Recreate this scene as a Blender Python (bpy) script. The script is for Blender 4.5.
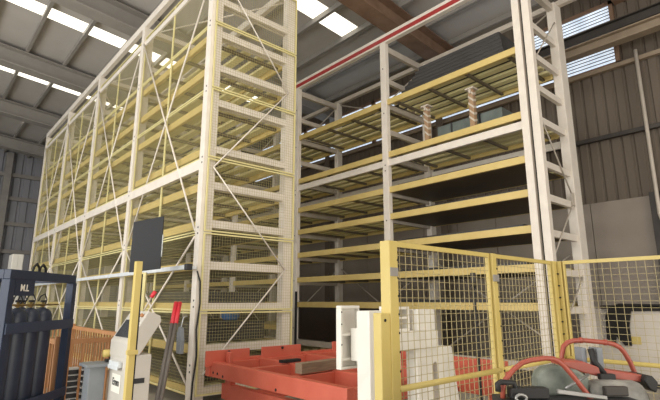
import bpy, bmesh, math, random
from mathutils import Vector, Matrix
for o in list(bpy.data.objects): bpy.data.objects.remove(o)
S = bpy.context.scene
COL = S.collection
random.seed(7)
R = math.radians

# ------------------------------------------------------------------ camera, world, lights, exposure
cam = bpy.data.objects.new('camera', bpy.data.cameras.new('camera')); COL.objects.link(cam)
cam.data.sensor_width = 36; cam.data.lens = 469.527 / 660 * 36; cam.data.clip_end = 200
cam.location = (0, 0, 1.65); cam.rotation_euler = (R(90 + 12.084), 0, R(-41.74))
S.camera = cam
W = bpy.data.worlds.new('daylight'); S.world = W; W.use_nodes = True
bg = W.node_tree.nodes['Background']; bg.inputs[0].default_value = (0.93, 0.96, 1.0, 1); bg.inputs[1].default_value = 0.6
def area(name, loc, target, sx, sy, power, color):
    l = bpy.data.lights.new(name, 'AREA'); l.shape = 'RECTANGLE'; l.size = sx; l.size_y = sy; l.energy = power; l.color = color
    o = bpy.data.objects.new(name, l); COL.objects.link(o); o.location = loc
    o.rotation_euler = (Vector(target) - Vector(loc)).to_track_quat('-Z', 'Y').to_euler()
    return o
area('doorway_daylight', (-9, 8, 3.2), (4, 12, 4.2), 15, 6, 1500, (1.0, 0.98, 0.93))
area('rear_fill', (2.5, -11, 3.2), (4.5, 6, 4.2), 10, 6, 850, (1.0, 0.92, 0.80))  # added fill light behind the camera, no known doorway there
area('bay_fill', (2.0, 1.0, 9.2), (5.0, 5.0, 0), 5, 4, 220, (1.0, 0.92, 0.80))  # added overhead fill light, no known lamp fitting
S.view_settings.view_transform = 'Standard'; S.view_settings.look = 'None'
S.view_settings.gamma = 1; S.view_settings.use_curve_mapping = False; S.view_settings.exposure = 0.2

# ------------------------------------------------------------------ materials
def lin(h):
    h = h.lstrip('#'); v = [int(h[i:i+2], 16) / 255 for i in (0, 2, 4)]
    return tuple(c / 12.92 if c < .04045 else ((c + .055) / 1.055) ** 2.4 for c in v) + (1,)
def mat(name, c1, c2=None, rough=.55, metal=0, scale=6, stretch=(1, 1, 1), emit=0, bump=0):
    m = bpy.data.materials.new(name); m.use_nodes = True
    n = m.node_tree.nodes; l = m.node_tree.links; b = n['Principled BSDF']
    b.inputs['Roughness'].default_value = rough; b.inputs['Metallic'].default_value = metal
    tc = n.new('ShaderNodeTexCoord'); mp = n.new('ShaderNodeMapping'); mp.inputs['Scale'].default_value = stretch
    nz = n.new('ShaderNodeTexNoise'); nz.inputs['Scale'].default_value = scale; nz.inputs['Detail'].default_value = 5
    rp = n.new('ShaderNodeValToRGB'); rp.color_ramp.elements[0].position = .32; rp.color_ramp.elements[1].position = .7
    rp.color_ramp.elements[0].color = lin(c1); rp.color_ramp.elements[1].color = lin(c2 or c1)
    l.new(tc.outputs['Object'], mp.inputs[0]); l.new(mp.outputs[0], nz.inputs[0]); l.new(nz.outputs[0], rp.inputs[0])
    l.new(rp.outputs[0], b.inputs['Base Color'])
    if emit:
        l.new(rp.outputs[0], b.inputs['Emission Color']); b.inputs['Emission Strength'].default_value = emit
    if bump:
        bp = n.new('ShaderNodeBump'); bp.inputs['Strength'].default_value = bump
        l.new(nz.outputs[0], bp.inputs['Height']); l.new(bp.outputs[0], b.inputs['Normal'])
    return m
M = dict(
    concrete=mat('concrete', '#a39c90', '#b0a99c', .7, scale=2, bump=.05),
    roof=mat('roof_sheet', '#b5b0aa', '#bdb8b2', .6, scale=1.2),
    roofsteel=mat('roof_steel', '#8f8a84', '#98938c', .6, scale=3),
    brownsteel=mat('rusty_brown_steel', '#7a5f4a', '#8f7460', .65, scale=3),
    wall=mat('wall_cladding', '#62574b', '#6a5f53', .65, scale=1.5, stretch=(1, 1, .3)),
    farwall=mat('far_cladding', '#8f8f94', '#9b9ba0', .6, scale=1.5, stretch=(1, 1, .3)),
    wallpanel=mat('flat_wall_panel', '#8d8378', '#968c80', .6, scale=1.5),
    darksteel=mat('dark_steel', '#35302c', '#433d37', .55, scale=4),
    tansteel=mat('tan_steel', '#8d7c68', '#9a8a75', .55, scale=4),
    tansteel2=mat('lever_grey', '#6b6560', '#77716b', .5, scale=4),
    skylight=mat('skylight_sheet', '#fff8e4', '#fffdf2', .4, scale=3, stretch=(1, 6, 1), emit=1.6),
    window=mat('window_sheet', '#b9c6d6', '#dfe8f2', .4, scale=2, emit=.8),
    white=mat('rack_white', '#ddd4c8', '#e6ded2', .45, scale=5),
    grey=mat('rack_grey', '#bdb3a6', '#c8beb1', .5, scale=5),
    hole=mat('hole_black', '#141210', '#1a1816', .7),
    yellow=mat('cassette_yellow', '#cdb46e', '#d5be7c', .5, scale=4),
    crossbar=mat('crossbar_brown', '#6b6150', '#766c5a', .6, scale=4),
    under=mat('shade_brown', '#5a4f3e', '#655946', .6, scale=2),  # dark brown standing in for shade below the lower shelves
    slat=mat('slat_yellow', '#e0d69e', '#e6dcaa', .55, scale=4),
    meshyellow=mat('mesh_pale_yellow', '#d4c98c', '#dcd29a', .5, scale=4),
    wire=mat('mesh_wire', '#b0a572', '#baaf7c', .5, scale=4),
    red=mat('stripe_red', '#9c2f2f', '#a63a38', .5, scale=5),
    tablered=mat('table_red', '#c65f4a', '#cf6b56', .45, scale=3, bump=.02),
    fence=mat('fence_yellow', '#c9b366', '#d0bb72', .5, scale=5),
    fencewire=mat('fence_wire', '#a99a6c', '#b5a678', .5, scale=5),
    galv=mat('galvanised', '#d3d8dc', '#e2e6e8', .4, .1, scale=8),
    sheet=mat('dark_sheet_steel', '#3c3b3a', '#474544', .45, .3, scale=3, stretch=(1, .3, 1)),
    greensheet=mat('greenish_sheet', '#5a635f', '#6d7672', .5, .2, scale=5),
    brownpanel=mat('brown_guard', '#2c211b', '#33271f', .28, scale=2),
    wood=mat('rough_wood', '#94775a', '#a88a6a', .75, scale=6, stretch=(6, 6, .6)),
    oldwood=mat('weathered_timber', '#7d6a55', '#93806a', .8, scale=7, stretch=(.8, 8, 8), bump=.15),
    tape=mat('white_tape', '#bdb3a4', '#c9bfb0', .6),
    casting=mat('machine_white', '#e3dfd6', '#ebe7de', .5, scale=4),
    blue=mat('frame_blue', '#1f2a40', '#263349', .5, scale=4),
    cyl=mat('cylinder_blue', '#222a3a', '#2c3547', .42, scale=5),
    strap=mat('strap_grey_blue', '#28334a', '#323e56', .5),
    rubber=mat('black_rubber', '#1c1b1b', '#262424', .6, scale=6),
    brass=mat('valve_brass', '#9c8450', '#ab9360', .35, .7),
    brightred=mat('bright_red', '#d0303c', '#dc3a46', .4),
    orange=mat('orange_timber', '#b07c50', '#bd8a5e', .6, scale=4, stretch=(3, 3, .6)),
    console=mat('console_grey', '#c2bdb4', '#cac5bc', .5, scale=3),
    screen=mat('screen_dark', '#3a3c3e', '#46484a', .2),
    label=mat('label_white', '#e8e4da', '#eeeae0', .5),
    black=mat('matt_black', '#232325', '#2b2b2e', .5),
    board=mat('board_charcoal', '#212226', '#27282c', .65, scale=1.5),
    pedestal=mat('pedestal_grey', '#7b8085', '#868b90', .5, scale=4),
    tray=mat('tray_black', '#222224', '#2d2d30', .5),
    traytop=mat('tray_rim_grey', '#b4b4b2', '#c4c4c2', .5),
    guardred=mat('machine_red', '#9a4838', '#a85443', .42, scale=5),
    motor=mat('worn_motor_grey', '#5a5853', '#aaa79f', .6, scale=9, bump=.1),
    belt=mat('worn_green_grey', '#4a5149', '#8a8f84', .6, scale=9, bump=.1),
    chrome=mat('chrome', '#8e8d8a', '#a2a19e', .35, .6),
    cabinet=mat('cabinet_offwhite', '#c9c0b4', '#d2cabf', .5, scale=2),
    cloth=mat('black_cloth', '#1b1918', '#262220', .85, scale=6),
    bluetub=mat('blue_plastic', '#3f7fc4', '#5a98d8', .4),
)
M['glass'] = M['window']

# ------------------------------------------------------------------ mesh helpers
class MB:
    def __init__(s): s.v = []; s.f = []; s.sm = []
    def add(s, vs, fs, smooth=False):
        o = len(s.v); s.v += [tuple(v) for v in vs]; s.f += [tuple(i + o for i in f) for f in fs]; s.sm += [smooth] * len(fs); return s
    def box(s, a, b, mtx=None):
        x0, y0, z0 = [min(p, q) for p, q in zip(a, b)]; x1, y1, z1 = [max(p, q) for p, q in zip(a, b)]
        vs = [Vector(p) for p in ((x0,y0,z0),(x1,y0,z0),(x1,y1,z0),(x0,y1,z0),(x0,y0,z1),(x1,y0,z1),(x1,y1,z1),(x0,y1,z1))]
        if mtx: vs = [mtx @ v for v in vs]
        return s.add(vs, [(0,3,2,1),(4,5,6,7),(0,1,5,4),(1,2,6,5),(2,3,7,6),(3,0,4,7)])
    def tube(s, pts, r, n=8, caps=True):
        pts = [Vector(p) for p in pts]; rs = r if isinstance(r, (list, tuple)) else [r] * len(pts)
        up = None; vs = []; fs = []
        for i, p in enumerate(pts):
            d = (pts[min(i+1, len(pts)-1)] - pts[max(i-1, 0)]).normalized()
            if up is None:
                up = Vector((0,0,1)) if abs(d.z) < .9 else Vector((1,0,0))
            sd = d.cross(up).normalized(); up = sd.cross(d).normalized()
            for k in range(n):
                a = 2 * math.pi * (k + .5) / n
                vs.append(p + (sd * math.cos(a) + up * math.sin(a)) * rs[i])
        for i in range(len(pts) - 1):
            for k in range(n):
                fs.append((i*n+k, i*n+(k+1) % n, (i+1)*n+(k+1) % n, (i+1)*n+k))
        if caps: fs += [tuple(range(n))[::-1], tuple(range((len(pts)-1)*n, len(pts)*n))]
        return s.add(vs, fs, n > 5)
    def lathe(s, prof, c, n=24):
        c = Vector(c); vs = []; fs = []
        for r, z in prof:
            for k in range(n):
                a = 2*math.pi*k/n; vs.append(c + Vector((r*math.cos(a), r*math.sin(a), z)))
        for i in range(len(prof)-1):
            for k in range(n): fs.append((i*n+k, i*n+(k+1) % n, (i+1)*n+(k+1) % n, (i+1)*n+k))
        fs += [tuple(range(n))[::-1], tuple(range((len(prof)-1)*n, len(prof)*n))]
        return s.add(vs, fs, True)
    def prism(s, poly, axis, a0, a1):
        # poly of 2-D points extruded along axis ('x': (y,z), 'y': (x,z), 'z': (x,y))
        def P(p, a): return {'x': (a, p[0], p[1]), 'y': (p[0], a, p[1]), 'z': (p[0], p[1], a)}[axis]
        n = len(poly); vs = [P(p, a0) for p in poly] + [P(p, a1) for p in poly]
        fs = [tuple(range(n))[::-1], tuple(range(n, 2*n))] + [(i, (i+1) % n, n+(i+1) % n, n+i) for i in range(n)]
        return s.add(vs, fs)
    def beam_i(s, axis, a0, a1, c, w, h, t=.02):
        # I-section along axis, c = centre of the section in the other two coordinates
        u, z = c
        for (u0, u1, z0, z1) in ((u-w/2, u+w/2, z-h/2, z-h/2+t), (u-w/2, u+w/2, z+h/2-t, z+h/2), (u-t/2, u+t/2, z-h/2+t, z+h/2-t)):
            s.box((a0, u0, z0), (a1, u1, z1)) if axis == 'x' else s.box((u0, a0, z0), (u1, a1, z1))
        return s
    def build(s, name, m, parent=None, bevel=0, loc=None):
        me = bpy.data.meshes.new(name); me.from_pydata(s.v, [], s.f)
        bm = bmesh.new(); bm.from_mesh(me); bmesh.ops.recalc_face_normals(bm, faces=bm.faces)
        bm.to_mesh(me); bm.free()
        for p, k in zip(me.polygons, s.sm): p.use_smooth = k
        me.materials.append(M[m] if isinstance(m, str) else m)
        o = bpy.data.objects.new(name, me); COL.objects.link(o)
        if parent: o.parent = parent
        if loc: o.location = loc
        if bevel:
            md = o.modifiers.new('bevel', 'BEVEL'); md.width = bevel; md.segments = 2; md.limit_method = 'ANGLE'
        return o
def tag(o, label=None, cat=None, group=None, kind=None):
    if label: o['label'] = label
    if cat: o['category'] = cat
    if group: o['group'] = group
    if kind: o['kind'] = kind
    return o
def thing(name, loc, label, cat, group=None, rz=0):
    o = bpy.data.objects.new(name, None); COL.objects.link(o); o.empty_display_size = .1
    o.location = loc; o.rotation_euler = (0, 0, rz); return tag(o, label, cat, group)
def struct(name, mb, m, parent=None, bevel=0):
    o = mb.build(name, m, parent, bevel)
    if not parent: o['kind'] = 'structure'
    return o
def copy_tree(o, parent=None, loc=None):
    c = o.copy(); COL.objects.link(c)
    if parent: c.parent = parent
    if loc is not None: c.location = loc
    for ch in list(o.children): copy_tree(ch, c)
    return c
def inst(o, parent, loc):
    c = o.copy(); COL.objects.link(c); c.parent = parent; c.location = loc
    for ch in list(o.children):
        d = ch.copy(); COL.objects.link(d); d.parent = c
    return c
def wires(mb, O, U, V, w, h, pu, pv, r):
    O, U, V = Vector(O), Vector(U), Vector(V); n = max(1, round(w / pu)); k = max(1, round(h / pv))
    for i in range(1, n): mb.tube([O + U*(w*i/n), O + U*(w*i/n) + V*h], r, 4, False)
    for j in range(1, k): mb.tube([O + V*(h*j/k), O + V*(h*j/k) + U*w], r, 4, False)
    return mb

# ------------------------------------------------------------------ setting
XW, YE, Y0 = 12.2, 32.7, -12
SL = .09
def rz(x): return 9.6 + SL * (XW - x)
struct('floor', MB().box((-12, Y0, -.15), (XW + .3, YE + .3, 0)), 'concrete')
# roof in strips with the skylight rows left open
LIGHT_ROWS = [(-1.0, -.3), (4.0, 4.7), (9.12, 9.84), (15.4, 16.06), (20.7, 21.32), (26.2, 26.75)]
XL = -12
def roof_strip(mb, y0, y1, x0=XL, x1=XW + .3, t=.06):
    mb.prism([(x0, rz(x0)), (x1, rz(x1)), (x1, rz(x1) + t), (x0, rz(x0) + t)], 'y', y0, y1)
rb = MB(); y = Y0
for a, b in LIGHT_ROWS: roof_strip(rb, y, a); y = b
roof_strip(rb, y, YE + .3)
ceil = struct('ceiling', rb, 'roof')
for a, b in LIGHT_ROWS:
    sk = MB()
    xs = [-10 + 1.2*i + .1 for i in range(18)] + [XW + .3]
    mbx = MB()
    last = {4.0: 10, 9.12: 9.36}.get(a, 10.6)
    for i in range(18):
        x0 = -9.83 + 1.2*i + .04; x1 = x0 + 1.1
        if x1 > last + .1: break
        xe = x1
        mbx.prism([(x0, rz(x0)), (x1, rz(x1)), (x1, rz(x1) + .03), (x0, rz(x0) + .03)], 'y', a, b)
    so = mbx.build('skylight_panel', 'skylight', ceil)
    fl = MB(); roof_strip(fl, a, b, xe, XW + .3); fl.build('roof_sheet', 'roof', ceil)
    fl = MB(); roof_strip(fl, a, b, XL, -9.8); fl.build('roof_sheet', 'roof', ceil)
# purlins run along the hall, rafters across it
tn = 1
for i in range(19):
    x = -9.88 + 1.2*i
    if x > XW: break
    p = MB().box((x - .05, Y0, rz(x) - .17), (x + .05, YE, rz(x) - .005)); struct('trim_%d' % tn, p, 'roofsteel'); tn += 1
for k, yy in enumerate((-2.6, 2.8, 7.7, 13.5, 18.9, 24.2, 29.5)):
    r = MB()
    for (w, z0, z1) in ((.5, -.78, -.73), (.5, -.2, -.17), (.03, -.73, -.2)):
        r.prism([(XL, rz(XL)+z0), (XW, rz(XW)+z0), (XW, rz(XW)+z1), (XL, rz(XL)+z1)], 'y', yy - w/2, yy + w/2)
    struct('trim_%d' % tn, r, 'brownsteel' if yy < 10 else 'roofsteel'); tn += 1
# corrugated walls
def corrugated(axis, a0, a1, z0, z1, face, pitch=.24, d=.035, sgn=-1):
    mb = MB(); n = int((a1 - a0) / pitch)
    pts = []
    for i in range(n):
        a = a0 + i*pitch
        pts += [(a, 0), (a + pitch*.62, 0), (a + pitch*.72, d), (a + pitch*.9, d)]
    pts.append((a1, 0)); vs = []; fs = []
    for a, q in pts:
        for z in (z0, z1): vs.append((face - sgn*q, a, z) if axis == 'y' else (a, face - sgn*q, z))
    for i in range(len(pts)-1): fs.append((2*i, 2*i+2, 2*i+3, 2*i+1))
    mb.add(vs, fs); return mb
wr = corrugated('y', Y0, YE, 3.95, 7.25, XW)
w2 = corrugated('y', Y0, YE, 8.95, rz(XW), XW); wr.add(w2.v, w2.f)
w2 = corrugated('y', Y0, 3.12, 7.25, 8.95, XW); wr.add(w2.v, w2.f)
w2 = corrugated('y', 19.4, YE, 7.25, 8.95, XW); wr.add(w2.v, w2.f)
wr.box((XW + .06, Y0, 0), (XW + .2, YE, 3.95)).box((XW+.1, Y0, 3.95), (XW+.2, YE, 7.25)).box((XW+.1, Y0, 8.95), (XW+.2, YE, rz(XW))).box((XW+.1, Y0, 7.25), (XW+.2, 3.12, 8.95)).box((XW+.1, 19.4, 7.25), (XW+.2, YE, 8.95))
struct('wall_right', wr, 'wall')
# flat panels along the foot of the wall
lp = MB()
for i in range(12): lp.box((XW - .02, 2.9 + 1.25*i, 0), (XW + .05, 2.9 + 1.25*i + 1.235, 3.95))
struct('trim_%d' % tn, lp, 'wallpanel'); tn += 1
struct('trim_%d' % tn, MB().box((XW - .14, 2.72, 0), (XW + .02, 2.88, 4.0)).box((XW - .06, -6, 3.93), (XW + .03, 2.9, 4.02)), 'darksteel'); tn += 1
# ribbon windows with ribbed translucent sheets
for k in range(4):
    y0 = 3.15 + 4.05*k; y1 = y0 + 3.95
    fr = MB()
    for (a, b) in (((y0-.06, 7.24), (y1+.06, 7.33)), ((y0-.06, 8.88), (y1+.06, 8.97)), ((y0-.06, 7.24), (y0+.03, 8.97)), ((y1-.03, 7.24), (y1+.06, 8.97))):
        fr.box((XW - .06, a[0], a[1]), (XW + .04, b[0], b[1]))
    wo = struct('window_%d' % (k+1), fr, 'brownsteel')
    pane = MB(); n = 18; h = 1.55/n
    for i in range(n):
        z = 7.33 + h*i
        pane.add([(XW, y0, z), (XW, y1, z), (XW + .03, y1, z + h*.5), (XW + .03, y0, z + h*.5), (XW, y1, z + h), (XW, y0, z + h)], [(0,1,2,3), (3,2,4,5)])
    pane.build('window_pane', 'window', wo)
    rib = MB()
    for i in range(18): rib.box((XW - .02, y0 + .02, 7.33 + h*i), (XW - .005, y1 - .02, 7.33 + h*i + h*.26))
    rib.build('window_ribs', 'roofsteel', wo)
# girts, crane runway and conduit on the right wall
for z in (5.45, 7.16): struct('trim_%d' % tn, MB().box((XW - .13, Y0, z), (XW - .01, YE, z + .1)), 'darksteel' if z < 6 else 'tansteel'); tn += 1
struct('trim_%d' % tn, MB().beam_i('y', Y0, YE, (11.75, 8.02), .22, .26), 'darksteel'); tn += 1
struct('trim_%d' % tn, MB().beam_i('y', Y0, YE, (11.55, 7.62), .26, .26, .03), 'tansteel'); tn += 1
for yy in (1.1, 8.15, 13.5, 18.9): struct('trim_%d' % tn, MB().beam_i('y', yy - .12, yy + .12, (XW - .3, 4.5), .4, 9.0, .03), 'wall'); tn += 1
struct('trim_%d' % tn, MB().tube([(XW-.18, 2.72, 7.4), (XW-.18, 2.72, 3.5), (XW-.18, 2.66, 3.2), (XW-.18, 2.6, 1.6)], .04, 10), 'grey'); tn += 1
# far wall with columns and girts
struct('wall_back', corrugated('x', XL, XW, 0, 10.4, YE, .5, .09).box((XL, YE + .12, 0), (XW, YE + .2, 10.6)), 'farwall')
for x in (-3.5, .9, 3.6, 6.6): struct('trim_%d' % tn, MB().box((x - .17, YE - .45, 0), (x + .17, YE - .02, rz(x) - .2)), 'roofsteel'); tn += 1
for z in (2.6, 4.3, 5.9, 7.4, 8.8): struct('trim_%d' % tn, MB().box((XL, YE - .22, z), (XW, YE - .03, z + .22)), 'roofsteel'); tn += 1

# ------------------------------------------------------------------ racks
G = [7.29, 10.85, 14.40, 17.95, 21.50]                  # upright lines shared by both racks
LV = [.30, .95, 1.61, 2.29, 2.99, 3.66, 4.31, 5.19, 5.87, 6.55, 7.23]   # shelf tops
RT = 8.1
LX0, LX1 = 3.53, 5.47
RX0, RX1 = 8.30, 10.15
left = thing('caged_storage_rack', (LX0, 7.2, 0), 'tall white storage rack clad in pale yellow wire mesh, at the left', 'rack')
def rel(root, *p): return tuple(q - r for q, r in zip(p, root.location))
HOLE = None
def upright(root, x0, x1, y, w, m, holes=True):
    X0, Yc, _ = rel(root, x0, y, 0); X1 = X0 + (x1 - x0)
    p = MB()      # open channel: web in front, two flanges and lips
    p.box((X0, Yc - w/2, 0), (X0 + .012, Yc + w/2, RT)).box((X0 + .012, Yc - w/2, 0), (X1, Yc - w/2 + .012, RT)).box((X0 + .012, Yc + w/2 - .012, 0), (X1, Yc + w/2, RT))
    p.box((X1 - .012, Yc - w/2 + .012, 0), (X1, Yc - w/2 + .05, RT)).box((X1 - .012, Yc + w/2 - .05, 0), (X1, Yc + w/2 - .012, RT))
    p.box((X0 - .03, Yc - w/2 - .03, 0), (X1 + .03, Yc + w/2 + .03, .02))
    o = p.build('post', m, root)
    global HOLE
    if holes:
        for z in (.55, 1.55, 2.75, 3.98, 5.3, 6.6):
            for dz in (0, .1):
                if HOLE is None:
                    HOLE = MB().tube([(-.004, 0, 0), (.003, 0, 0)], .017, 8).build('bolt_hole', 'hole', o); HOLE.location = (X0, Yc - .02, z)
                else: inst(HOLE, o, (X0, Yc - .02, z + dz))
    return o
for g in G:
    upright(left, LX0, LX0 + .22, g, .17, 'white'); upright(left, LX1 - .22, LX1, g, .17, 'white', False)
# ties across each frame
X0, Ya, _ = rel(left, LX0, 7.29, 0)
tie = None
for g in G:
    Yc = g - left.location.y
    for z in LV + [RT - .02]:
        h = .13
        tie = MB().box((.22, Yc - .075, z - h), (LX1 - LX0 - .22, Yc - .015, z)).box((.22, Yc - .015, z - .02), (LX1 - LX0 - .22, Yc + .015, z)).box((.22, Yc + .015, z - h), (LX1 - LX0 - .22, Yc + .075, z)).build('cross_tie', 'white', left) if z < 8 else \
              MB().box((0, Yc - .08, RT), (LX1 - LX0, Yc + .08, RT + .12)).build('top_tie', 'white', left)
# long beams: top rails, splice beam, bottom rail
for X in (.0, LX1 - LX0 - .1):
    MB().box((X, -.0, RT + .12), (X + .1, 14.4, RT + .3)).build('top_rail', 'white', left)
for a, b in zip(G, G[1:]):
    ya, yb = a + .085 - left.location.y, b - .085 - left.location.y
    MB().box((.0, ya, 3.87), (.07, yb, 4.05)).build('splice_beam', 'white', left)
    MB().box((.02, ya, 7.7), (.06, yb, 7.82)).build('upper_beam', 'white', left)
    for p, q in (((ya, 7.75), (yb, 2.8)), ((yb, 7.75), (ya, 2.8)), ((ya, .3), (yb, 2.7)), ((yb, .3), (ya, 2.7))):
        MB().tube([(.0 + (.035 if q[0] > p[0] else 0), *p), (.0 + (.035 if q[0] > p[0] else 0), *q)], .018, 8).build('brace_rod', 'white', left)
for a, b in zip(G, G[1:]):
    ya, yb = a - 7.2, b - 7.2
    for x0, x1, dz in ((.1, 1.9, 0), (1.9, .1, .04)):
        MB().tube([(x0, ya + .1, RT - .1 + dz), (x1, yb - .1, RT - .1 + dz)], .018, 8).build('roof_brace', 'white', left)
# end frame bracing (zigzag rod)
zz = [(.16, .5), (1.72, 2.2), (.16, 3.9), (1.72, 5.75), (.16, 7.7)]
for p, q in zip(zz, zz[1:]): MB().tube([(p[0], -.05, p[1]), (q[0], -.05, q[1])], .013, 8).build('brace_rod', 'white', left)
# mesh guard panels (frame > wire mesh)
ROW = [.19, 1.485, 2.78, 4.075, 5.37, 6.665, 7.96]
H = 1.275
def mesh_panel(root, name, w, plane):
    U = (0, 1, 0) if plane == 'x' else (1, 0, 0)
    f = MB()
    def bar(u0, v0, u1, v1):
        f.box((-.012, u0, v0), (.012, u1, v1)) if plane == 'x' else f.box((u0, -.012, v0), (u1, .012, v1))
    t = .026
    bar(0, 0, w, t); bar(0, H - t, w, H); bar(0, t, t, H - t); bar(w - t, t, w, H - t)
    o = f.build('mesh_panel', 'meshyellow', root)
    wires(MB(), (0, 0, 0), U, (0, 0, 1), w, H, .05, .05, .0022).build('wire_mesh', 'wire', o)
    return o
proto = None
for a, b in zip(G, G[1:]):
    ya, yb = a + .09 - left.location.y, b - .09 - left.location.y; w = (yb - ya) / 2
    for k in range(2):
        for z in ROW[:-1]:
            if proto is None: proto = mesh_panel(left, 'mesh_panel', w - .006, 'x'); proto.location = (.05, ya, z)
            else: inst(proto, left, (.05, ya + k*w, z))
pe = None
for z in ROW[:-1]:
    loc = (.06, -.03, z)
    if pe is None: pe = mesh_panel(left, 'mesh_panel', LX1 - LX0 - .08, 'y'); pe.location = loc
    else: inst(pe, left, loc)
for z in ROW[:-1]: inst(pe, left, (.06, 14.42, z))
# galvanised cable rail along the outside of the cage, about head height plus
rail = thing('cable_rail', (LX0 - .22, 7.2, 2.14), 'galvanised horizontal rail running along the long side of the caged rack', 'rail')
MB().box((.0, -.02, 0), (.07, 14.4, .07)).build('rail_tube', 'galv', rail)
MB().box((-.015, -.1, -.015), (.085, .0, .085)).build('end_cap', 'black', rail, .008)
for g in G: MB().box((.07, g - 7.2 - .05, .01), (.22, g - 7.2 + .05, .06)).build('bracket', 'galv', rail)

# right rack, open fronted
GR = [3.68] + G
right = thing('open_storage_rack', (RX0, 3.5, 0), 'open fronted grey white storage rack with a red striped top rail', 'rack')
D = RX1 - RX0
for i, g in enumerate(GR):
    Yc = g - 3.5
    if i == 0:      # end upright: two channels with a dark slot between them
        MB().box((0, Yc - .17, 0), (.14, Yc - .03, RT)).build('post', 'white', right, .006)
        MB().box((0, Yc + .03, 0), (.14, Yc + .17, RT)).build('post', 'white', right, .006)
        MB().box((.1, Yc - .03, 0), (.14, Yc + .03, RT)).build('slot_back', 'hole', right)
        MB().box((D - .34, Yc - .09, 0), (D, Yc + .09, RT)).build('post', 'white', right, .01)
    else:
        po = MB().box((0, Yc - .09, 0), (.13, Yc + .09, RT)).build('post', 'white', right, .008)
        for z in (.9, 2.2, 3.5, 4.72, 4.86, 6.2, 7.4): inst(HOLE, po, (0, Yc, z))
        MB().box((D - .2, Yc - .08, 0), (D, Yc + .08, RT)).build('post', 'white', right, .008)
    x1 = D - (.34 if i == 0 else .2); x0 = .14 if i == 0 else .13
    for z in LV:
        MB().box((x0, Yc - .04, z - .2), (x1, Yc + .04, z - .07)).build('cross_tie', 'white' if i == 0 else 'grey', right)
    MB().box((x0, Yc - .05, RT - .2), (x1, Yc + .05, RT - .04)).build('cross_tie', 'grey', right)
    if i == 0:
        for a, b in (((.2, 3.9), (D - .36, 2.9)),): pass
        zs = [(.14, .9), (x1, 2.1), (.14, 2.25), (x1, 3.62), (.14, 5.3), (x1, 3.62), (.14, 6.1), (x1, 7.6)]
        for p, q in ((0, 1), (2, 3), (4, 5), (6, 7)):
            p, q = zs[p], zs[q]
            MB().tube([(p[0], Yc - .06, p[1]), (q[0], Yc - .06, q[1])], .014, 8).build('brace_rod', 'grey', right)
        MB().box((x1 - .12, Yc - .075, 3.5), (x1 + .04, Yc - .055, 3.76)).build('gusset', 'grey', right)
for (X, nm) in ((0, 'top_rail'), (D - .12, 'top_rail')):
    t = MB().box((X, -1.4, RT), (X + .12, 18.2, RT + (.24 if X == 0 else .12))).build(nm, 'white' if X == 0 else 'grey', right)
    if X == 0: MB().box((-.012, -1.4, RT + .045), (-.002, 18.2, RT + .15)).build('red_stripe', 'red', t)
for a, b in zip(GR, GR[1:]):
    ya, yb = a - 3.5 + (.17 if a < 4 else .09), b - 3.5 - .09
    MB().box((.02, ya, 4.83), (.09, yb, 4.985)).build('splice_beam', 'white', right)
    MB().box((.02, ya, .46), (.09, yb, .6)).build('base_beam', 'grey', right)
    MB().box((D - .1, ya, 4.83), (D - .04, yb, 4.985)).build('splice_beam', 'white', right)
    for p, q in (((ya, 8.05), (yb, 6.6)), ((yb, 8.05), (ya, 6.6)), ((ya, 2.6), (yb, .4)), ((yb, 2.6), (ya, .4))):
        e = .02 if p[0] < q[0] else 0
        MB().tube([(D - .07 + e, *p), (D - .07 + e, *q)], .02, 8).build('brace_rod', 'grey', right)
# dark guard panel closing the foot of the second bay
ya, yb = GR[1] - 3.5 + .1, GR[2] - 3.5 - .1
MB().box((.1, ya, .62), (.13, yb, 1.47)).build('guard_panel', 'brownpanel', right)
MB().box((-.012, GR[2] - 3.5 - .13, .3), (.03, GR[2] - 3.5 - .07, 1.9)).build('sensor_bar', 'black', right)

# ------------------------------------------------------------------ cassettes (yellow deck frames that lift out of the bays)
BL = 3.34
def make_cassette(depth):
    root = bpy.data.objects.new('storage_cassette', None); COL.objects.link(root); root.empty_display_size = .1
    for x in (0, depth - .06):
        MB().box((x, -BL/2, -.14), (x + .06, BL/2, 0)).build('side_beam', 'yellow', root)
    cm = None
    for k in range(4):
        y = -BL/2 + .2 + (BL - .4) * k / 3
        if cm is None: cm = MB().box((.06, -.03, -.125), (depth - .06, .03, -.072)).build('cross_member', 'crossbar', root); cm.location = (0, y, 0)
        else: inst(cm, root, (0, y, 0))
    sl = None
    n = 5; pitch = (depth - .12) / n
    for k in range(n):
        x = .06 + pitch * (k + .5)
        if sl is None: sl = MB().box((-.085, -BL/2, -.07), (.085, BL/2, -.015)).build('deck_slat', 'slat', root); sl.location = (x, 0, 0)
        else: inst(sl, root, (x, 0, 0))
    br = None
    for s in (-1, 1):
        MB().box((.005, s*(BL/2 + .03) - .03, -.125), (.05, s*(BL/2 + .03) + .03, -.015)).build('end_bracket', 'grey', root)
    return root
ORD = ['lowest', 'second', 'third', 'fourth', 'fifth', 'sixth', 'seventh', 'eighth', 'ninth', 'tenth', 'eleventh']
BAYL = ['bay nearest the camera', 'second bay from the camera', 'third bay from the camera', 'far end bay']
cl = make_cassette(1.72); first = True; shaded_left = []
for bi in range(4):
    for li, z in enumerate(LV[:-1]):
        loc = (LX0 + .085, (G[bi] + G[bi+1]) / 2, z)
        c = cl if first else copy_tree(cl)
        c.location = loc; first = False
        if 1 <= li <= 4: shaded_left.append(c)
        tag(c, 'yellow slatted cassette, %s shelf up in the mesh caged rack, %s' % (ORD[li], BAYL[bi]), 'cassette', 'cassettes in the caged rack')
shaded_right = []
BAYR = ['bay nearest the camera', 'middle bay behind the fence post', 'bay just behind the caged rack', 'fourth bay from the camera', 'farthest bay']
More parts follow.
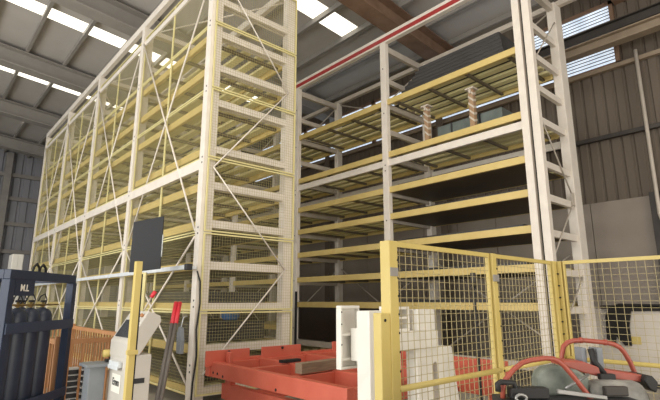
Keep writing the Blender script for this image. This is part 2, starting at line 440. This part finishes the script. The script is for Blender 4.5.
crr = make_cassette(RX1 - RX0 - .12); first = True
for bi in range(5):
    for li, z in enumerate(LV):
        if li in (8, 10): continue
        if bi > 2 and li < 2: continue
        if bi < 2 and li < 2: continue
        yc = (GR[bi] + GR[bi+1]) / 2 + (.04 if bi == 0 else 0)
        c = crr if first else copy_tree(crr)
        c.location = (RX0 + .03, yc, z); first = False
        lab = 'uppermost' if li == 9 else ORD[li]
        if bi == 0 and 2 <= li <= 6: shaded_right.append(c)
        tag(c, 'yellow slatted cassette, %s shelf in the open rack, %s' % (lab, BAYR[bi]), 'cassette', 'cassettes in the open rack')

SHADE = None  # thin dark sheets added below the slats to paint in the shade
for c in shaded_left:
    if SHADE is None: SHADE = MB().box((.07, -BL/2 + .02, -.139), (1.65, BL/2 - .02, -.136)).build('shade_sheet', 'under', c)
    else: inst(SHADE, c, (0, 0, 0))
SHADE = None  # same painted shade under the nearest bay of the open rack
for c in shaded_right:
    if SHADE is None: SHADE = MB().box((.07, -BL/2 + .02, -.139), (RX1 - RX0 - .19, BL/2 - .02, -.136)).build('shade_sheet', 'under', c)
    else: inst(SHADE, c, (0, 0, 0))

# ------------------------------------------------------------------ sheets stored on the cassettes
TOPI = ['lowest', 'second', 'third', 'fourth', 'fifth', 'topmost']
yb = GR[0] + .35
for k in range(6):
    y0 = 4.12 + .02*k; y1 = 6.78 - .1*k
    o = MB().box((-.72, 0, 0), (.72, y1 - y0, .08)).build('steel_sheet', 'sheet', None, .004, (RX0 + .80 + .012*k, y0, 6.555 + .092*k))
    tag(o, 'dark grey steel sheet, %s of the stepped stack high on the open rack' % TOPI[k], 'sheet', 'steel sheets on the top shelf')
for li, nm in ((2, 'third'), (3, 'fourth'), (4, 'fifth'), (5, 'sixth'), (6, 'seventh')):
    o = MB().box((-.78, -1.5, 0), (.78, 1.5, .05)).build('steel_sheet', 'sheet', None, .004, (RX0 + .93, 5.55, LV[li] + .004))
    tag(o, 'wide dark steel sheet lying on the %s shelf of the open rack, nearest bay' % nm, 'sheet', 'wide sheets in the nearest bay')
for bi, li, n in ((0, 1, 5), (0, 2, 3), (1, 1, 4), (0, 0, 4), (1, 0, 5)):
    for k in range(n):
        o = MB().box((-.7, -1.4, 0), (.7, 1.4, .06)).build('metal_plate', 'sheet', None, .004, (LX0 + .95, (G[bi]+G[bi+1])/2, LV[li] + .004 + .066*k))
        tag(o, 'dull metal plate, %s in the pile, %s shelf, %s of the caged rack' % (ORD[k], ORD[li], ['nearest bay', 'second bay'][bi]), 'plate', 'plates low in the caged rack')
# bundle and props on the shelf with the white beam
z = LV[7] + .004
b = thing('sheet_metal_bundle', (RX0 + .58, 5.15, z), 'grey green sheet metal bundle lying between the wooden props', 'bundle')
MB().box((-.28, -.78, 0), (.45, .8, .33)).build('sheet_pack', 'greensheet', b, .01)
MB().box((-.29, -.3, -.0), (.46, -.26, .336)).build('binding_strap', 'black', b)
MB().box((-.29, .4, -.0), (.46, .44, .336)).build('binding_strap', 'black', b)
for i, (yy, h, lean, lab) in enumerate(((6.1, .82, .03, 'wooden prop wrapped in white tape, left one of the two on the upper shelf'), (4.93, .84, .03, 'wooden prop with a grey head, right one of the two on the upper shelf'))):
    p = thing('wooden_prop', (RX0 + .14, yy, z), lab, 'prop', 'props holding the upper shelf')
    MB().box((-.055, -.055, 0), (.055, .055, h)).build('timber', 'wood', p, .006)
    tp = MB()
    for k in range(5):
        zz0 = .1 + .15*k
        tp.add([(-.06, -.06, zz0), (.06, -.06, zz0 + .04), (.06, .06, zz0 + .08), (-.06, .06, zz0 + .12), (-.06, -.06, zz0 + .05), (.06, -.06, zz0 + .09), (.06, .06, zz0 + .13), (-.06, .06, zz0 + .17)], [(0,1,5,4), (1,2,6,5), (2,3,7,6), (3,0,4,7)])
    tp.build('tape', 'tape', p)
    MB().box((-.1, -.1, h), (.1, .1, h + .03)).box((-.09, -.02, h - .09), (-.06, .02, h)).box((.06, -.02, h - .09), (.09, .02, h)).build('head_plate', 'grey', p)
t = thing('cutting_offcut', (RX0 + .7, 4.2, z), 'small dark metal offcut at the near end of the bundle shelf', 'offcut')
MB().prism([(0, 0), (.34, 0), (.34, .3), (.2, .34), (.16, .14), (0, .1)], 'y', -.1, .12).build('bent_plate', 'darksteel', t)
MB().tube([(.1, -.1, .1), (.2, .0, .42)], .02, 8).build('rod', 'darksteel', t)

# ------------------------------------------------------------------ red loading table
tb = thing('loading_table', (3.4, 3.56, 0), 'long red painted steel loading table with raised end plates', 'table')
L = 2.79; ZT = .8
for X, m in ((0, 'long_beam'), (.75, 'inner_beam'), (1.65, 'inner_beam'), (3.1, 'long_beam')):
    MB().box((X, 0, ZT - .2), (X + .1, L, ZT)).build(m, 'tablered', tb, .008)
for yy in (.0, 1.0, 1.9, L - .1):
    for X0_, X1_ in ((.1, .75), (.85, 1.65), (1.75, 3.1)):
        MB().box((X0_, yy, ZT - .19), (X1_, yy + .1, ZT - .015)).build('cross_beam', 'tablered', tb, .006)
for X0_, X1_ in ((-.1, .62), (.84, 1.6), (2.3, 3.1)):
    e = MB().box((X0_, L - .03, ZT - .06), (X1_, L - .005, ZT + .15)).build('end_plate', 'tablered', tb, .005)
    MB().tube([((X0_+X1_)/2 + .0, L - .05, ZT + .12), ((X0_+X1_)/2, L - .025, ZT + .12)], .02, 8).build('bolt', 'rubber', e)
MB().box((-.02, L, ZT - .2), (3.2, L + .12, ZT + .02)).build('end_beam', 'tablered', tb, .006)
MB().box((.18, L - .2, ZT - .05), (.24, L - .1, ZT + .13)).build('stop_pin', 'tablered', tb, .008)
for X in (.1, 3.0):
    MB().box((X, .1, ZT - .48), (X + .1, L - .15, ZT - .28)).build('lower_beam', 'tablered', tb, .008)
    for yy in (.15, L - .35): 
        lg = MB().box((X, yy, .02), (X + .1, yy + .1, ZT - .48)).box((X - .03, yy - .03, 0), (X + .13, yy + .13, .02)).build('leg', 'tablered', tb, .006)
        MB().box((X + .01, yy - .02, ZT - .28), (X + .09, yy + .12, ZT - .2)).build('spacer_block', 'tablered', tb)
for yy in (.7, 1.9): MB().box((.2, yy, ZT - .42), (3.0, yy + .1, ZT - .3)).build('lower_cross_beam', 'tablered', tb, .006)
for yy, zz0 in ((L - .08, .66), (L - .2, .66), (L - .35, .64), (1.2, .63)): MB().tube([(-.004, yy, zz0), (.004, yy, zz0)], .018, 8).build('bolt_hole', 'hole', tb)
o = MB().box((0, -.06, 0), (1.6, .06, .12)).build('timber_baulk', 'oldwood', None, .006, (3.62, 4.62, ZT + .002)); o.rotation_euler = (0, 0, R(4))
tag(o, 'weathered timber baulk lying across the red loading table', 'timber')
o = MB().box((-.16, -.05, 0), (.16, .05, .04)).build('rubber_pad', 'rubber', None, .006, (4.3, 5.6, ZT + .002 - .0)); 
o.location = (4.2, 5.55, ZT + .002); tag(o, 'small black rubber pad lying on the red table beam', 'pad')

# ------------------------------------------------------------------ white machine castings on the table
K = .74; GZ = -1.384            # castings stand on the floor just in front of the table
c1 = thing('machine_casting', (3.145, 2.997, 1.025), 'white painted machine casting with open shelf pockets, left of the near fence post', 'casting'); c1.scale = (K, K, K)
def pocket(x0, x1, y0, y1, z0, z1, shelves):
    p = MB()
    p.box((x0, y0, z0), (x1, y1, z0 + .03)).box((x0, y0, z1 - .04), (x1, y1, z1)).box((x0, y1 - .03, z0 + .03), (x1, y1, z1 - .04)).box((x0, y0, z0 + .03), (x0 + .03, y1 - .03, z1 - .04)).box((x1 - .03, y0, z0 + .03), (x1, y1 - .03, z1 - .04))
    for z in shelves: p.box((x0 + .03, y0 + .01, z), (x1 - .03, y1 - .03, z + .03))
    return p
pocket(-.06, .28, .44, .53, 0, .78, (.1, .40)).build('pocket_box', 'casting', c1, .006)
MB().box((.11, .222, .1), (.3, .438, .5)).build('link_block', 'casting', c1, .006)
for zz0 in (.3, .55, .7): MB().tube([(-.045, .437, zz0), (-.045, .444, zz0)], .01, 8).build('bolt_hole', 'hole', c1)
MB().box((.0, .0, GZ), (.12, .22, .72)).build('column', 'casting', c1, .012)
MB().prism([(.12, .72), (.42, .72), (.42, GZ), (.40, GZ), (.31, .08), (.2, .08), (.17, GZ), (.12, GZ)], 'y', .07, .22).build('web_plate', 'casting', c1, .01)
MB().box((.12, .0, .2), (.42, .07, .25)).build('ledge', 'casting', c1, .006)
c2 = thing('machine_casting', (3.737, 2.886, 1.025), 'white painted machine casting with a splayed foot, behind the fence mesh', 'casting'); c2.scale = (K, K, K)
pocket(-.46, -.07, .12, .3, .46, .77, (.61,)).build('pocket_box', 'casting', c2, .006)
MB().box((-.5, .0, .24), (.37, .22, .46)).build('bridge_beam', 'casting', c2, .012)
MB().box((.0, .04, .46), (.37, .22, .73)).build('column', 'casting', c2, .012)
MB().prism([(-.08, .24), (.37, .24), (.70, .23), (.96, GZ), (.44, GZ), (.36, .02), (.31, .06), (.25, .02), (.24, GZ), (-.06, GZ)], 'y', .02, .2).build('splayed_foot', 'casting', c2, .012)
pocket(-.42, -.1, .26, .42, -.02, .23, (.1,)).build('lower_pocket_box', 'casting', c2, .006)
MB().box((-.42, .26, GZ), (-.3, .42, -.02)).build('rear_leg', 'casting', c2, .008)

# ------------------------------------------------------------------ yellow safety fences
FH = 2.0; FY = 1.87; FX = 4.40
fa = thing('safety_fence', (2.14, FY, 0), 'yellow wire mesh safety fence from the near post to the corner', 'fence')
def post(root, x, y, s=.06, h=FH, m='fence'):
    o = MB().box((x - s/2, y - s/2, 0), (x + s/2, y + s/2, h)).box((x - s, y - s, 0), (x + s, y + s, .01)).build('post', m, root, .004)
    return o
CLIP = None
def clips(root, x, y, off, ax):
    global CLIP
    z = .62
    while z < FH - .05:
        if CLIP is None: CLIP = MB().box((-.005, -.005, 0), (.005, .005, .012)).build('clip', 'hole', root); CLIP.location = (x + off[0], y + off[1], z)
        else: inst(CLIP, root, (x + off[0], y + off[1], z))
        z += .105
xs = [0.0, 1.17, 2.23]
for x in xs:
    po = post(fa, x, 0, .075 if x == 0 else .062)
    clips(fa, x, 0, (.034 if x == 0 else .026, -.034 if x == 0 else -.03), 0)
    if x < 2: MB().box((x - .034, -.042, 1.79), (x + .034, -.028, 1.84)).build('clamp', 'roofsteel', fa)
for a, b in zip(xs, xs[1:]):
    w = b - a - .08
    f = MB(); t = .025
    x0 = a + .04
    f.box((x0, -.012, FH - .03), (x0 + w, .012, FH)).box((x0, -.012, .12), (x0 + w, .012, .145)).box((x0, -.012, .145), (x0 + .014, .012, FH - .03)).box((x0 + w - .014, -.012, .145), (x0 + w, .012, FH - .03))
    o = f.build('panel', 'fence', fa)
    wires(MB(), (x0, 0, .145), (1, 0, 0), (0, 0, 1), w, FH - .175, .056, .05, .0022).build('wire_mesh', 'fencewire', o)
    MB().tube([(x0 - .01, -.03, 1.16), (x0 + w + .02, -.03, 1.16)], .018, 12).build('mid_rail', 'fence', fa)
MB().box((-.115, -.03, 0), (-.035, .03, 1.58)).build('latch_plate', 'fence', fa, .004)
MB().tube([(-.08, -.033, 1.54), (-.08, -.03, 1.54)], .009, 10).build('bolt', 'hole', fa)
fb = thing('safety_fence', (FX, FY, 0), 'yellow wire mesh safety fence running right from the corner post', 'fence')
post(fb, .045, -.035, .06); clips(fb, .045, -.035, (-.03, .0), 0)
post(fb, .03, -2.4, .06)
f = MB(); w = 2.3
f.box((.02, -.08 - w, FH - .03), (.045, -.08, FH)).box((.02, -.08 - w, .12), (.045, -.08, .145)).box((.02, -.094, .145), (.045, -.08, FH - .03)).box((.02, -.08 - w, .145), (.045, -.066 - w, FH - .03))
o = f.build('panel', 'fence', fb)
wires(MB(), (.032, -.08 - w, .145), (0, 1, 0), (0, 0, 1), w, FH - .175, .064, .053, .0022).build('wire_mesh', 'fencewire', o)
MB().tube([(.0, -.05, 1.16), (.0, -.08 - w, 1.16)], .018, 12).build('mid_rail', 'fence', fb)
# dark barrier pole standing behind the fence
p = thing('barrier_pole', (4.66, 2.85, 0), 'thin dark pole standing just behind the fence mesh', 'pole')
MB().tube([(0, 0, .02), (.02, .02, 1.93)], .018, 10).lathe([(.12, 0), (.12, .02), (.02, .04)], (0, 0, 0)).build('shaft', 'rubber', p)
MB().tube([(.018, .018, 1.8), (.02, .02, 1.95)], .03, 10).build('grip', 'darksteel', p)

# ------------------------------------------------------------------ yellow post and operator console, left of centre
yp = thing('guard_post', (1.66, 4.64, 0), 'slim yellow post with a black cable, in front of the console', 'post')
MB().box((-.03, -.03, 0), (.03, .03, 2.02)).box((-.07, -.07, 0), (.07, .07, .012)).build('upright', 'fence', yp, .004)
MB().tube([(.036, -.02, 1.9), (.037, -.022, 1.3), (.036, -.018, .8), (.037, -.02, .02)], .008, 8).build('cable', 'rubber', yp)
MB().box((-.05, -.045, 1.16), (.05, .0, 1.2)).build('bracket', 'fence', yp, .003)
cs = thing('operator_console', (1.785, 5.108, 0), 'light grey operator console with a sloping screen desk, behind the yellow post', 'console')
MB().box((.0, .0, .0), (.26, .5, 1.10)).build('cabinet', 'console', cs, .01)
# desk head: front face taller, top slopes up away from the operator
MB().prism([(-.005, 1.07), (.13, 1.10), (.335, 1.43), (.32, 1.49), (.19, 1.54), (-.005, 1.225)], 'y', -.012, .512).build('desk', 'console', cs, .008)
d = Vector((.195, 0, .315)).normalized(); nrm = Vector((-.315, 0, .195)).normalized()
def desk(u, v, hgt=0): return Vector((-.005, 0, 1.225)) + d*u + Vector((0, v, 0)) + nrm*hgt
sc = MB(); sc.add([desk(.05, .05, .002), desk(.25, .05, .002), desk(.25, .44, .002), desk(.05, .44, .002), desk(.05, .05, .012), desk(.25, .05, .012), desk(.25, .44, .012), desk(.05, .44, .012)], [(0,1,2,3), (4,5,6,7), (0,1,5,4), (1,2,6,5), (2,3,7,6), (3,0,4,7)])
sc.build('screen', 'screen', cs)
for v, m in ((.06, 'orange'), (.14, 'black'), (.22, 'rubber'), (.30, 'black')):
    MB().tube([desk(.31, v, 0), desk(.31, v, .03)], .018, 12).build('push_button', m, cs)
MB().box((-.04, .1, .97), (-.002, .4, 1.03)).box((-.05, .1, .95), (-.04, .4, .985)).build('handle', 'galv', cs, .004)
lb = MB().box((-.007, .1, .72), (-.001, .36, .90)).build('label_plate', 'label', cs)
def text(s, size, parent, m, loc, rot):
    c = bpy.data.curves.new('lettering', 'FONT'); c.body = s; c.size = size; c.extrude = .001; c.align_x = 'CENTER'; c.align_y = 'CENTER'
    o = bpy.data.objects.new('lettering', c); COL.objects.link(o); o.parent = parent; o.location = loc; o.rotation_euler = rot
    c.materials.append(M[m]); c.offset = .002
    me = bpy.data.meshes.new_from_object(o); bpy.data.objects.remove(o)
    o = bpy.data.objects.new('lettering', me); COL.objects.link(o); o.parent = parent; o.location = loc; o.rotation_euler = rot
    return o
text('Emm', .1, lb, 'black', (-.009, .23, .82), (R(90), 0, R(-90)))
MB().box((.09, -.006, .82), (.2, -.001, .87)).build('name_plate', 'black', cs)
MB().tube([(.19, .2, 1.10), (.19, .2, 1.22)], .035, 12).build('neck', 'orange', cs)
bt = thing('signal_baton', (2.0, 5.2, 1.548), 'red tipped white baton resting on the console top', 'baton')
MB().tube([(-.04, 0, .0), (.02, -.02, .14)], .009, 8).build('shaft', 'tape', bt)
MB().tube([(.02, -.02, .135), (.055, -.03, .2)], .022, 10).build('tip', 'brightred', bt)
# crowbars
for i, (bx, by, tx, ty, lab) in enumerate(((2.227, 5.507, 2.966, 6.668, 'dark steel lever bar with red grip leaning on the cage, left of the pair'), (2.259, 5.48, 3.009, 6.63, 'dark steel lever bar with red grip leaning on the cage, right of the pair'))):
    o = thing('lever_bar', (bx, by, 0), lab, 'bar', 'lever bars leaning on the cage')
    a = Vector((0, 0, .02)); b = Vector((tx - bx, ty - by, 1.62)); k = a.lerp(b, .82)
    MB().tube([a, k], .026, 10).build('shaft', 'tansteel2', o); MB().tube([k, b], .029, 10).build('grip', 'brightred', o)
pc = thing('tool_pouch', (3.40, 7.46, .82), 'narrow grey pouch hanging at the foot of the cage corner', 'pouch')
MB().prism([(-.09, .0), (.07, .0), (.09, .3), (.03, .42), (-.05, .4), (-.1, .2)], 'x', .0, .06).build('body', 'pedestal', pc, .01)
MB().tube([(.03, 0, .4), (.06, 0, .56), (.12, 0, .58)], .008, 6).build('hook', 'galv', pc)
cb = MB().tube([(LX0 - .02, 7.17, 2.12), (LX0 + .04, 7.165, 1.95), (LX0 + .06, 7.165, 1.6), (LX0 + .02, 7.165, 1.2), (LX0 + .05, 7.165, .8), (LX0 + .01, 7.165, .4), (LX0 + .0, 7.165, .01)], .014, 8).build('cable', 'rubber')
tag(cb, 'black cable hanging down the near corner post of the cage', 'cable')
bd = thing('display_board', (2.79, 7.5, 2.08), 'dark charcoal display board standing above the galvanised rail', 'board', rz=R(-39))
MB().prism([(-.24, 0), (.24, .06), (.235, .90), (-.235, .80)], 'y', -.02, .02).build('panel', 'board', bd, .006)
MB().box((.238, -.018, .25), (.244, .018, .6)).build('edge_trim', 'galv', bd)
MB().box((-.04, .02, .3), (.04, .62, .36)).build('bracket_arm', 'darksteel', bd)
MB().box((-.03, -.03, -2.06), (.03, .03, 0)).build('stand_post', 'meshyellow', bd)
# blue tub seen through the end mesh
o = MB().lathe([(.13, 0), (.17, .05), (.18, .24), (.15, .27)], (0, 0, 0)).build('plastic_tub', 'bluetub', None, 0, (4.75, 7.75, LV[1] + .35)); 
tag(o, 'bright blue plastic tub behind the end mesh of the cage', 'tub')
o.location = (4.75, 8.2, LV[1] + .34)

# ------------------------------------------------------------------ gas cylinder pack
A = Vector((.803, 5.918, 0)); B = Vector((1.622, 6.862, 0)); dirv = (B - A).normalized(); ang = math.atan2(dirv.y, dirv.x)
gp = thing('cylinder_pack_frame', A, 'dark blue steel frame with lifting eyes around the gas cylinders', 'frame', rz=ang)
LN = (B - A).length; WD = .82; HT = 1.97        # local x along the seen side, local y towards the left
for x in (0, LN):
    for y in (0, WD):
        MB().box((x - .045, y - .045, .1), (x + .045, y + .045, HT - .1)).build('post', 'blue', gp, .005)
for y in (0, WD): MB().box((-.035, y - .035, HT - .1), (LN + .035, y + .035, HT)).build('top_beam', 'blue', gp, .005)
for x in (0, LN): MB().box((x - .035, .035, HT - .1), (x + .035, WD - .035, HT)).build('top_beam', 'blue', gp, .005)
MB().box((-.05, -.05, 0), (LN + .05, WD + .05, .1)).build('base', 'blue', gp, .005)
MB().box((-.03, -.06, 1.31), (LN + .03, -.046, 1.42)).build('strap_rail', 'strap', gp)
MB().box((-.03, -.06, .5), (LN + .03, -.046, .6)).build('strap_rail', 'strap', gp)
for x in (LN*.36, LN*.46):
    MB().tube([(x - .07, 0, HT - .01), (x - .05, 0, HT + .05), (x, 0, HT + .09), (x + .05, 0, HT + .05), (x + .07, 0, HT - .01)], .014, 8).build('lifting_eye', 'rubber', gp)
lt = text('M.L', .1, gp, 'label', (.22, -.04, HT - .19), (R(90), 0, 0))
MB().box((.06, -.036, HT - .27), (.4, -.03, HT - .1)).build('sign_plate', 'blue', gp)
mf = MB().tube([(.02, .12, 1.6), (LN - .05, .12, 1.6)], .012, 8).build('manifold', 'brass', gp)
CYN = ['nearest', 'second', 'third', 'farthest']
for row in range(2):
    for k in range(4):
        x = .17 + .24*k
        y = .13 + .25*row
        p = gp.matrix_basis @ Vector((x, y, .1))
        c = thing('gas_cylinder', p, 'dark blue gas cylinder, %s to the camera in the %s row of the pack' % (CYN[k], ('right', 'left')[row]), 'cylinder', 'gas cylinders in the blue frame', ang)
        r = .114
        MB().lathe([(r*.96, 0), (r, .03), (r, 1.33), (r*.95, 1.38), (r*.8, 1.425), (r*.55, 1.45), (.035, 1.462), (.03, 1.47)], (0, 0, 0)).build('body', 'cyl', c)
        v = MB().tube([(0, 0, 1.45), (0, 0, 1.53)], .016, 8).tube([(-.04, 0, 1.49), (.04, 0, 1.49)], .012, 8).build('valve', 'brass', c)
        MB().tube([(0, 0, 1.53), (0, 0, 1.555)], .03, 10).build('hand_wheel', 'brightred' if (row == 0 and k == 0) else 'rubber', c)
        MB().tube([(.04, 0, 1.49), (.07, .0, 1.56), (.05, .02, 1.63), (.0, .04, 1.6), (-.02, .05, 1.54)], .008, 6).build('hose', 'rubber', c)

# ------------------------------------------------------------------ orange slatted crate fence and what stands by it
cr = thing('slatted_crate', (1.56, 6.98, 0), 'open orange slatted timber crate standing behind the gas cylinders', 'crate')
CW, CL, CH = 1.06, 3.6, 1.2
for (x, y) in ((0, 0), (CW, 0), (0, CL), (CW, CL)):
    MB().box((x - .03, y - .03, 0), (x + .03, y + .03, CH)).build('corner_post', 'orange', cr, .004)
for z in (.08, CH - .07):
    for x in (0, CW): MB().box((x - .025, .03, z - .03), (x + .025, CL - .03, z + .03)).build('rail', 'orange', cr)
    for y in (0, CL): MB().box((.03, y - .025, z - .03), (CW - .03, y + .025, z + .03)).build('rail', 'orange', cr)
s1 = None
def slat(x, y):
    global s1
    if s1 is None: s1 = MB().box((-.012, -.012, .11), (.012, .012, CH - .1)).build('slat', 'orange', cr); s1.location = (x, y, 0)
    else: inst(s1, cr, (x, y, 0))
for k in range(1, 24): slat(CW, CL*k/24)
for k in range(1, 20): slat(0, CL*k/20)
for k in range(1, 18): slat(CW*k/18, CL)
for k in range(1, 7): slat(CW*k/7, 0)
for j, (tx, ty, lab) in enumerate(((1.835, 7.41, 'left stack by the gas cylinders'), (2.06, 7.24, 'right stack by the grey pedestal'))):
    for k in range(10 if j == 0 else 11):
        tl = MB(); 
        o = thing('plastic_tray', (tx + random.uniform(-.012, .012), ty, .002 + .075*k), 'black tray in the orange crate, %s tier of the %s' % (ORD[k], lab), 'tray', 'stacked black trays')
        MB().prism([(-.10, .0), (.10, .0), (.12, .055), (-.12, .055)], 'y', -.1, .1).build('body', 'tray', o)
        MB().box((-.125, -.105, .055), (.125, .105, .07)).build('rim', 'traytop', o)
pd = thing('pedestal_stand', (1.635, 5.66, 0), 'grey steel pedestal stand left of the operator console', 'stand')
MB().box((-.06, -.1, 0), (.10, .1, .96)).build('column', 'pedestal', pd, .006)
MB().box((-.1, -.14, .96), (.34, .16, .99)).build('top_plate', 'pedestal', pd, .004)
MB().box((.24, -.08, 0), (.28, .12, .96)).build('rear_leg', 'darksteel', pd)
yd = thing('drill_tool', (1.83, 5.67, .992), 'small yellow and black power drill lying on the grey pedestal', 'drill')
MB().tube([(-.1, 0, .09), (.06, 0, .09)], .04, 12).build('motor_housing', 'fence', yd)
MB().box((-.03, -.02, .03), (.02, .02, .07)).box((-.07, -.04, 0), (.05, .04, .03)).build('grip_and_battery', 'black', yd, .004)
MB().tube([(.06, 0, .09), (.1, 0, .09)], [.028, .015], 10).build('chuck', 'darksteel', yd)
wc = thing('storage_cabinet', (3.3, 23.2, 0), 'white cabinet far behind the gas cylinder frame', 'cabinet')
MB().box((-.2, -.4, 0), (.2, .4, 3.5)).build('carcass', 'label', wc, .01)
MB().box((-.18, -.42, .05), (-.005, -.4, 3.45)).build('door', 'label', wc); MB().box((.005, -.42, .05), (.18, -.4, 3.45)).build('door', 'label', wc)

# ------------------------------------------------------------------ off white machine cabinet with black cover behind the right fence
mc = thing('machine_cabinet', (11.0, 1.2, 0), 'off white machine cabinet behind the right hand fence, under a black cover', 'cabinet')
MB().box((0, 0, .08), (.95, 2.75, 1.485)).build('carcass', 'cabinet', mc, .015)
MB().box((.05, .05, 0), (.9, 2.7, .08)).build('plinth', 'darksteel', mc)
MB().box((-.012, .06, .14), (0, 1.3, 1.44)).build('door', 'cabinet', mc); MB().box((-.012, 1.34, .14), (0, 2.69, 1.44)).build('door', 'cabinet', mc)
MB().box((-.016, 1.9, .8), (-.01, 2.1, .95)).build('label_plate', 'fence', mc)
cv = thing('black_cover', (10.98, 2.9, 1.49), 'black cloth cover draped over the front of the off white cabinet', 'cover')
pts = MB()
poly = [(-1.6, .0), (-1.6, .07), (.5, .1), (.68, .03), (.78, -.15), (.80, -.6), (.66, -.78), (.62, -.55), (.48, -.72), (.36, -.72), (.36, -.35), (.3, -.05)]
pts.prism(poly, 'x', -.06, -.02).box((-.06, -1.6, 0), (.6, .85, .06)).build('cloth', 'cloth', cv, .01)

# ------------------------------------------------------------------ portable saw with red tube guards in the foreground
Bx = Vector((2.28, .92, 0)); ca = R(-41.74)
sw = thing('portable_saw', Bx, 'portable saw with red tubular guards, worn grey motor and black deck', 'saw', rz=ca)
# local x = to the right in the photo, local y = away from the camera
Z0 = 1.18
def arc(p0, p1, p2, n=6):
    return [tuple((1-t)**2*a + 2*t*(1-t)*b + t*t*c for a, b, c in zip(p0, p1, p2)) for t in [i/n for i in range(n+1)]]
g1 = [(-.355, -.08, 1.24), (-.351, -.08, 1.29), (-.338, -.08, 1.32), (-.298, -.08, 1.362), (-.26, -.08, 1.388), (-.225, -.08, 1.398), (-.161, -.08, 1.407), (-.125, -.08, 1.404), (-.105, -.08, 1.395), (-.086, -.08, 1.38), (-.051, -.08, 1.338), (-.003, -.08, 1.272), (.03, -.08, 1.225), (.05, -.08, 1.19)]
MB().tube(g1, .0108, 12).build('front_guard_tube', 'guardred', sw)
g2 = [(.036, .2, 1.18), (.038, .2, 1.31), (.046, .2, 1.39), (.058, .2, 1.43), (.08, .2, 1.449), (.11, .2, 1.457), (.162, .2, 1.458), (.268, .2, 1.448), (.305, .2, 1.44), (.333, .2, 1.425), (.352, .2, 1.402), (.375, .2, 1.355), (.392, .2, 1.30), (.40, .2, 1.2)]
MB().tube(g2, .0115, 12).build('rear_guard_tube', 'guardred', sw)
MB().tube([(.14, .2, 1.459), (.152, .2, 1.459)], .0145, 12).build('tube_collar', 'guardred', sw)
MB().tube([(.258, .2, 1.449), (.27, .2, 1.448)], .0145, 12).build('tube_collar', 'guardred', sw)
MB().prism([(-.03, 1.36), (-.015, 1.38), (.075, 1.376), (.16, 1.345), (.25, 1.33), (.355, 1.315), (.349, 1.285), (.188, 1.298), (.075, 1.325)], 'y', .06, .17).build('cover_plate', 'guardred', sw, .006)
MB().prism([(.325, 1.295), (.335, 1.318), (.365, 1.318), (.388, 1.29), (.375, 1.245), (.345, 1.26)], 'y', .03, .17).build('cover_nose', 'rubber', sw, .006)
MB().tube([(.05, .02, 1.225), (.09, .02, 1.225), (.26, .02, 1.222), (.285, .02, 1.222)], [.065, .08, .08, .07], 20).build('motor_drum', 'motor', sw)
MB().tube([(.285, .02, 1.222), (.30, .02, 1.222)], [.06, .05], 16).build('motor_end_cap', 'darksteel', sw)
MB().box((.085, -.078, 1.25), (.185, -.05, 1.29)).build('terminal_box', 'darksteel', sw, .006)
MB().prism([(-.18, 1.28), (-.178, 1.315), (-.165, 1.342), (-.134, 1.362), (-.079, 1.37), (.003, 1.35), (.05, 1.318), (.04, 1.25), (-.16, 1.24)], 'y', -.03, .05).build('belt_housing', 'belt', sw, .012)
MB().box((.092, .1, 1.32), (.116, .17, 1.432)).build('hinge_bracket', 'pedestal', sw, .004)
MB().box((.162, .1, 1.31), (.192, .17, 1.432)).build('hinge_bracket', 'pedestal', sw, .004)
MB().tube([(.13, .09, 1.43), (.138, .08, 1.37), (.165, .06, 1.32)], .014, 8).build('latch_lever', 'rubber', sw)
MB().box((.13, .03, 1.30), (.2, .06, 1.325)).build('latch_block', 'rubber', sw, .004)
MB().tube([(-.09, -.09, 1.285), (.03, -.06, 1.337)], .006, 8).build('stay_rod', 'chrome', sw)
MB().box((-.37, -.12, 1.14), (.2, .02, 1.245)).build('deck', 'black', sw, .005)
MB().box((-.33, -.115, 1.248), (-.17, -.06, 1.29)).build('clamp_rail', 'rubber', sw, .004)
MB().prism([(-.145, 1.272), (.06, 1.248), (.06, 1.263), (-.145, 1.29)], 'y', -.135, -.122).build('guide_bar', 'chrome', sw, .003)
MB().tube([(-.38, -.1, 1.275), (-.38, -.1, 1.305), (-.365, -.1, 1.313), (-.31, -.1, 1.31), (-.3, -.1, 1.25)], .012, 8).build('hook_handle', 'rubber', sw)
rg = [( -.298 + .022*math.cos(a), -.135, 1.255 + .014*math.sin(a)) for a in [i*math.pi/8 for i in range(17)]]
MB().tube(rg, .006, 6, False).build('pull_ring', 'chrome', sw)
MB().box((-.34, -.12, 1.02), (.38, .2, 1.135)).build('frame', 'darksteel', sw, .006)
for x in (-.31, .35):
    for y in (-.08, .17): MB().box((x - .02, y - .02, 0), (x + .02, y + .02, 1.02)).build('leg', 'darksteel', sw)
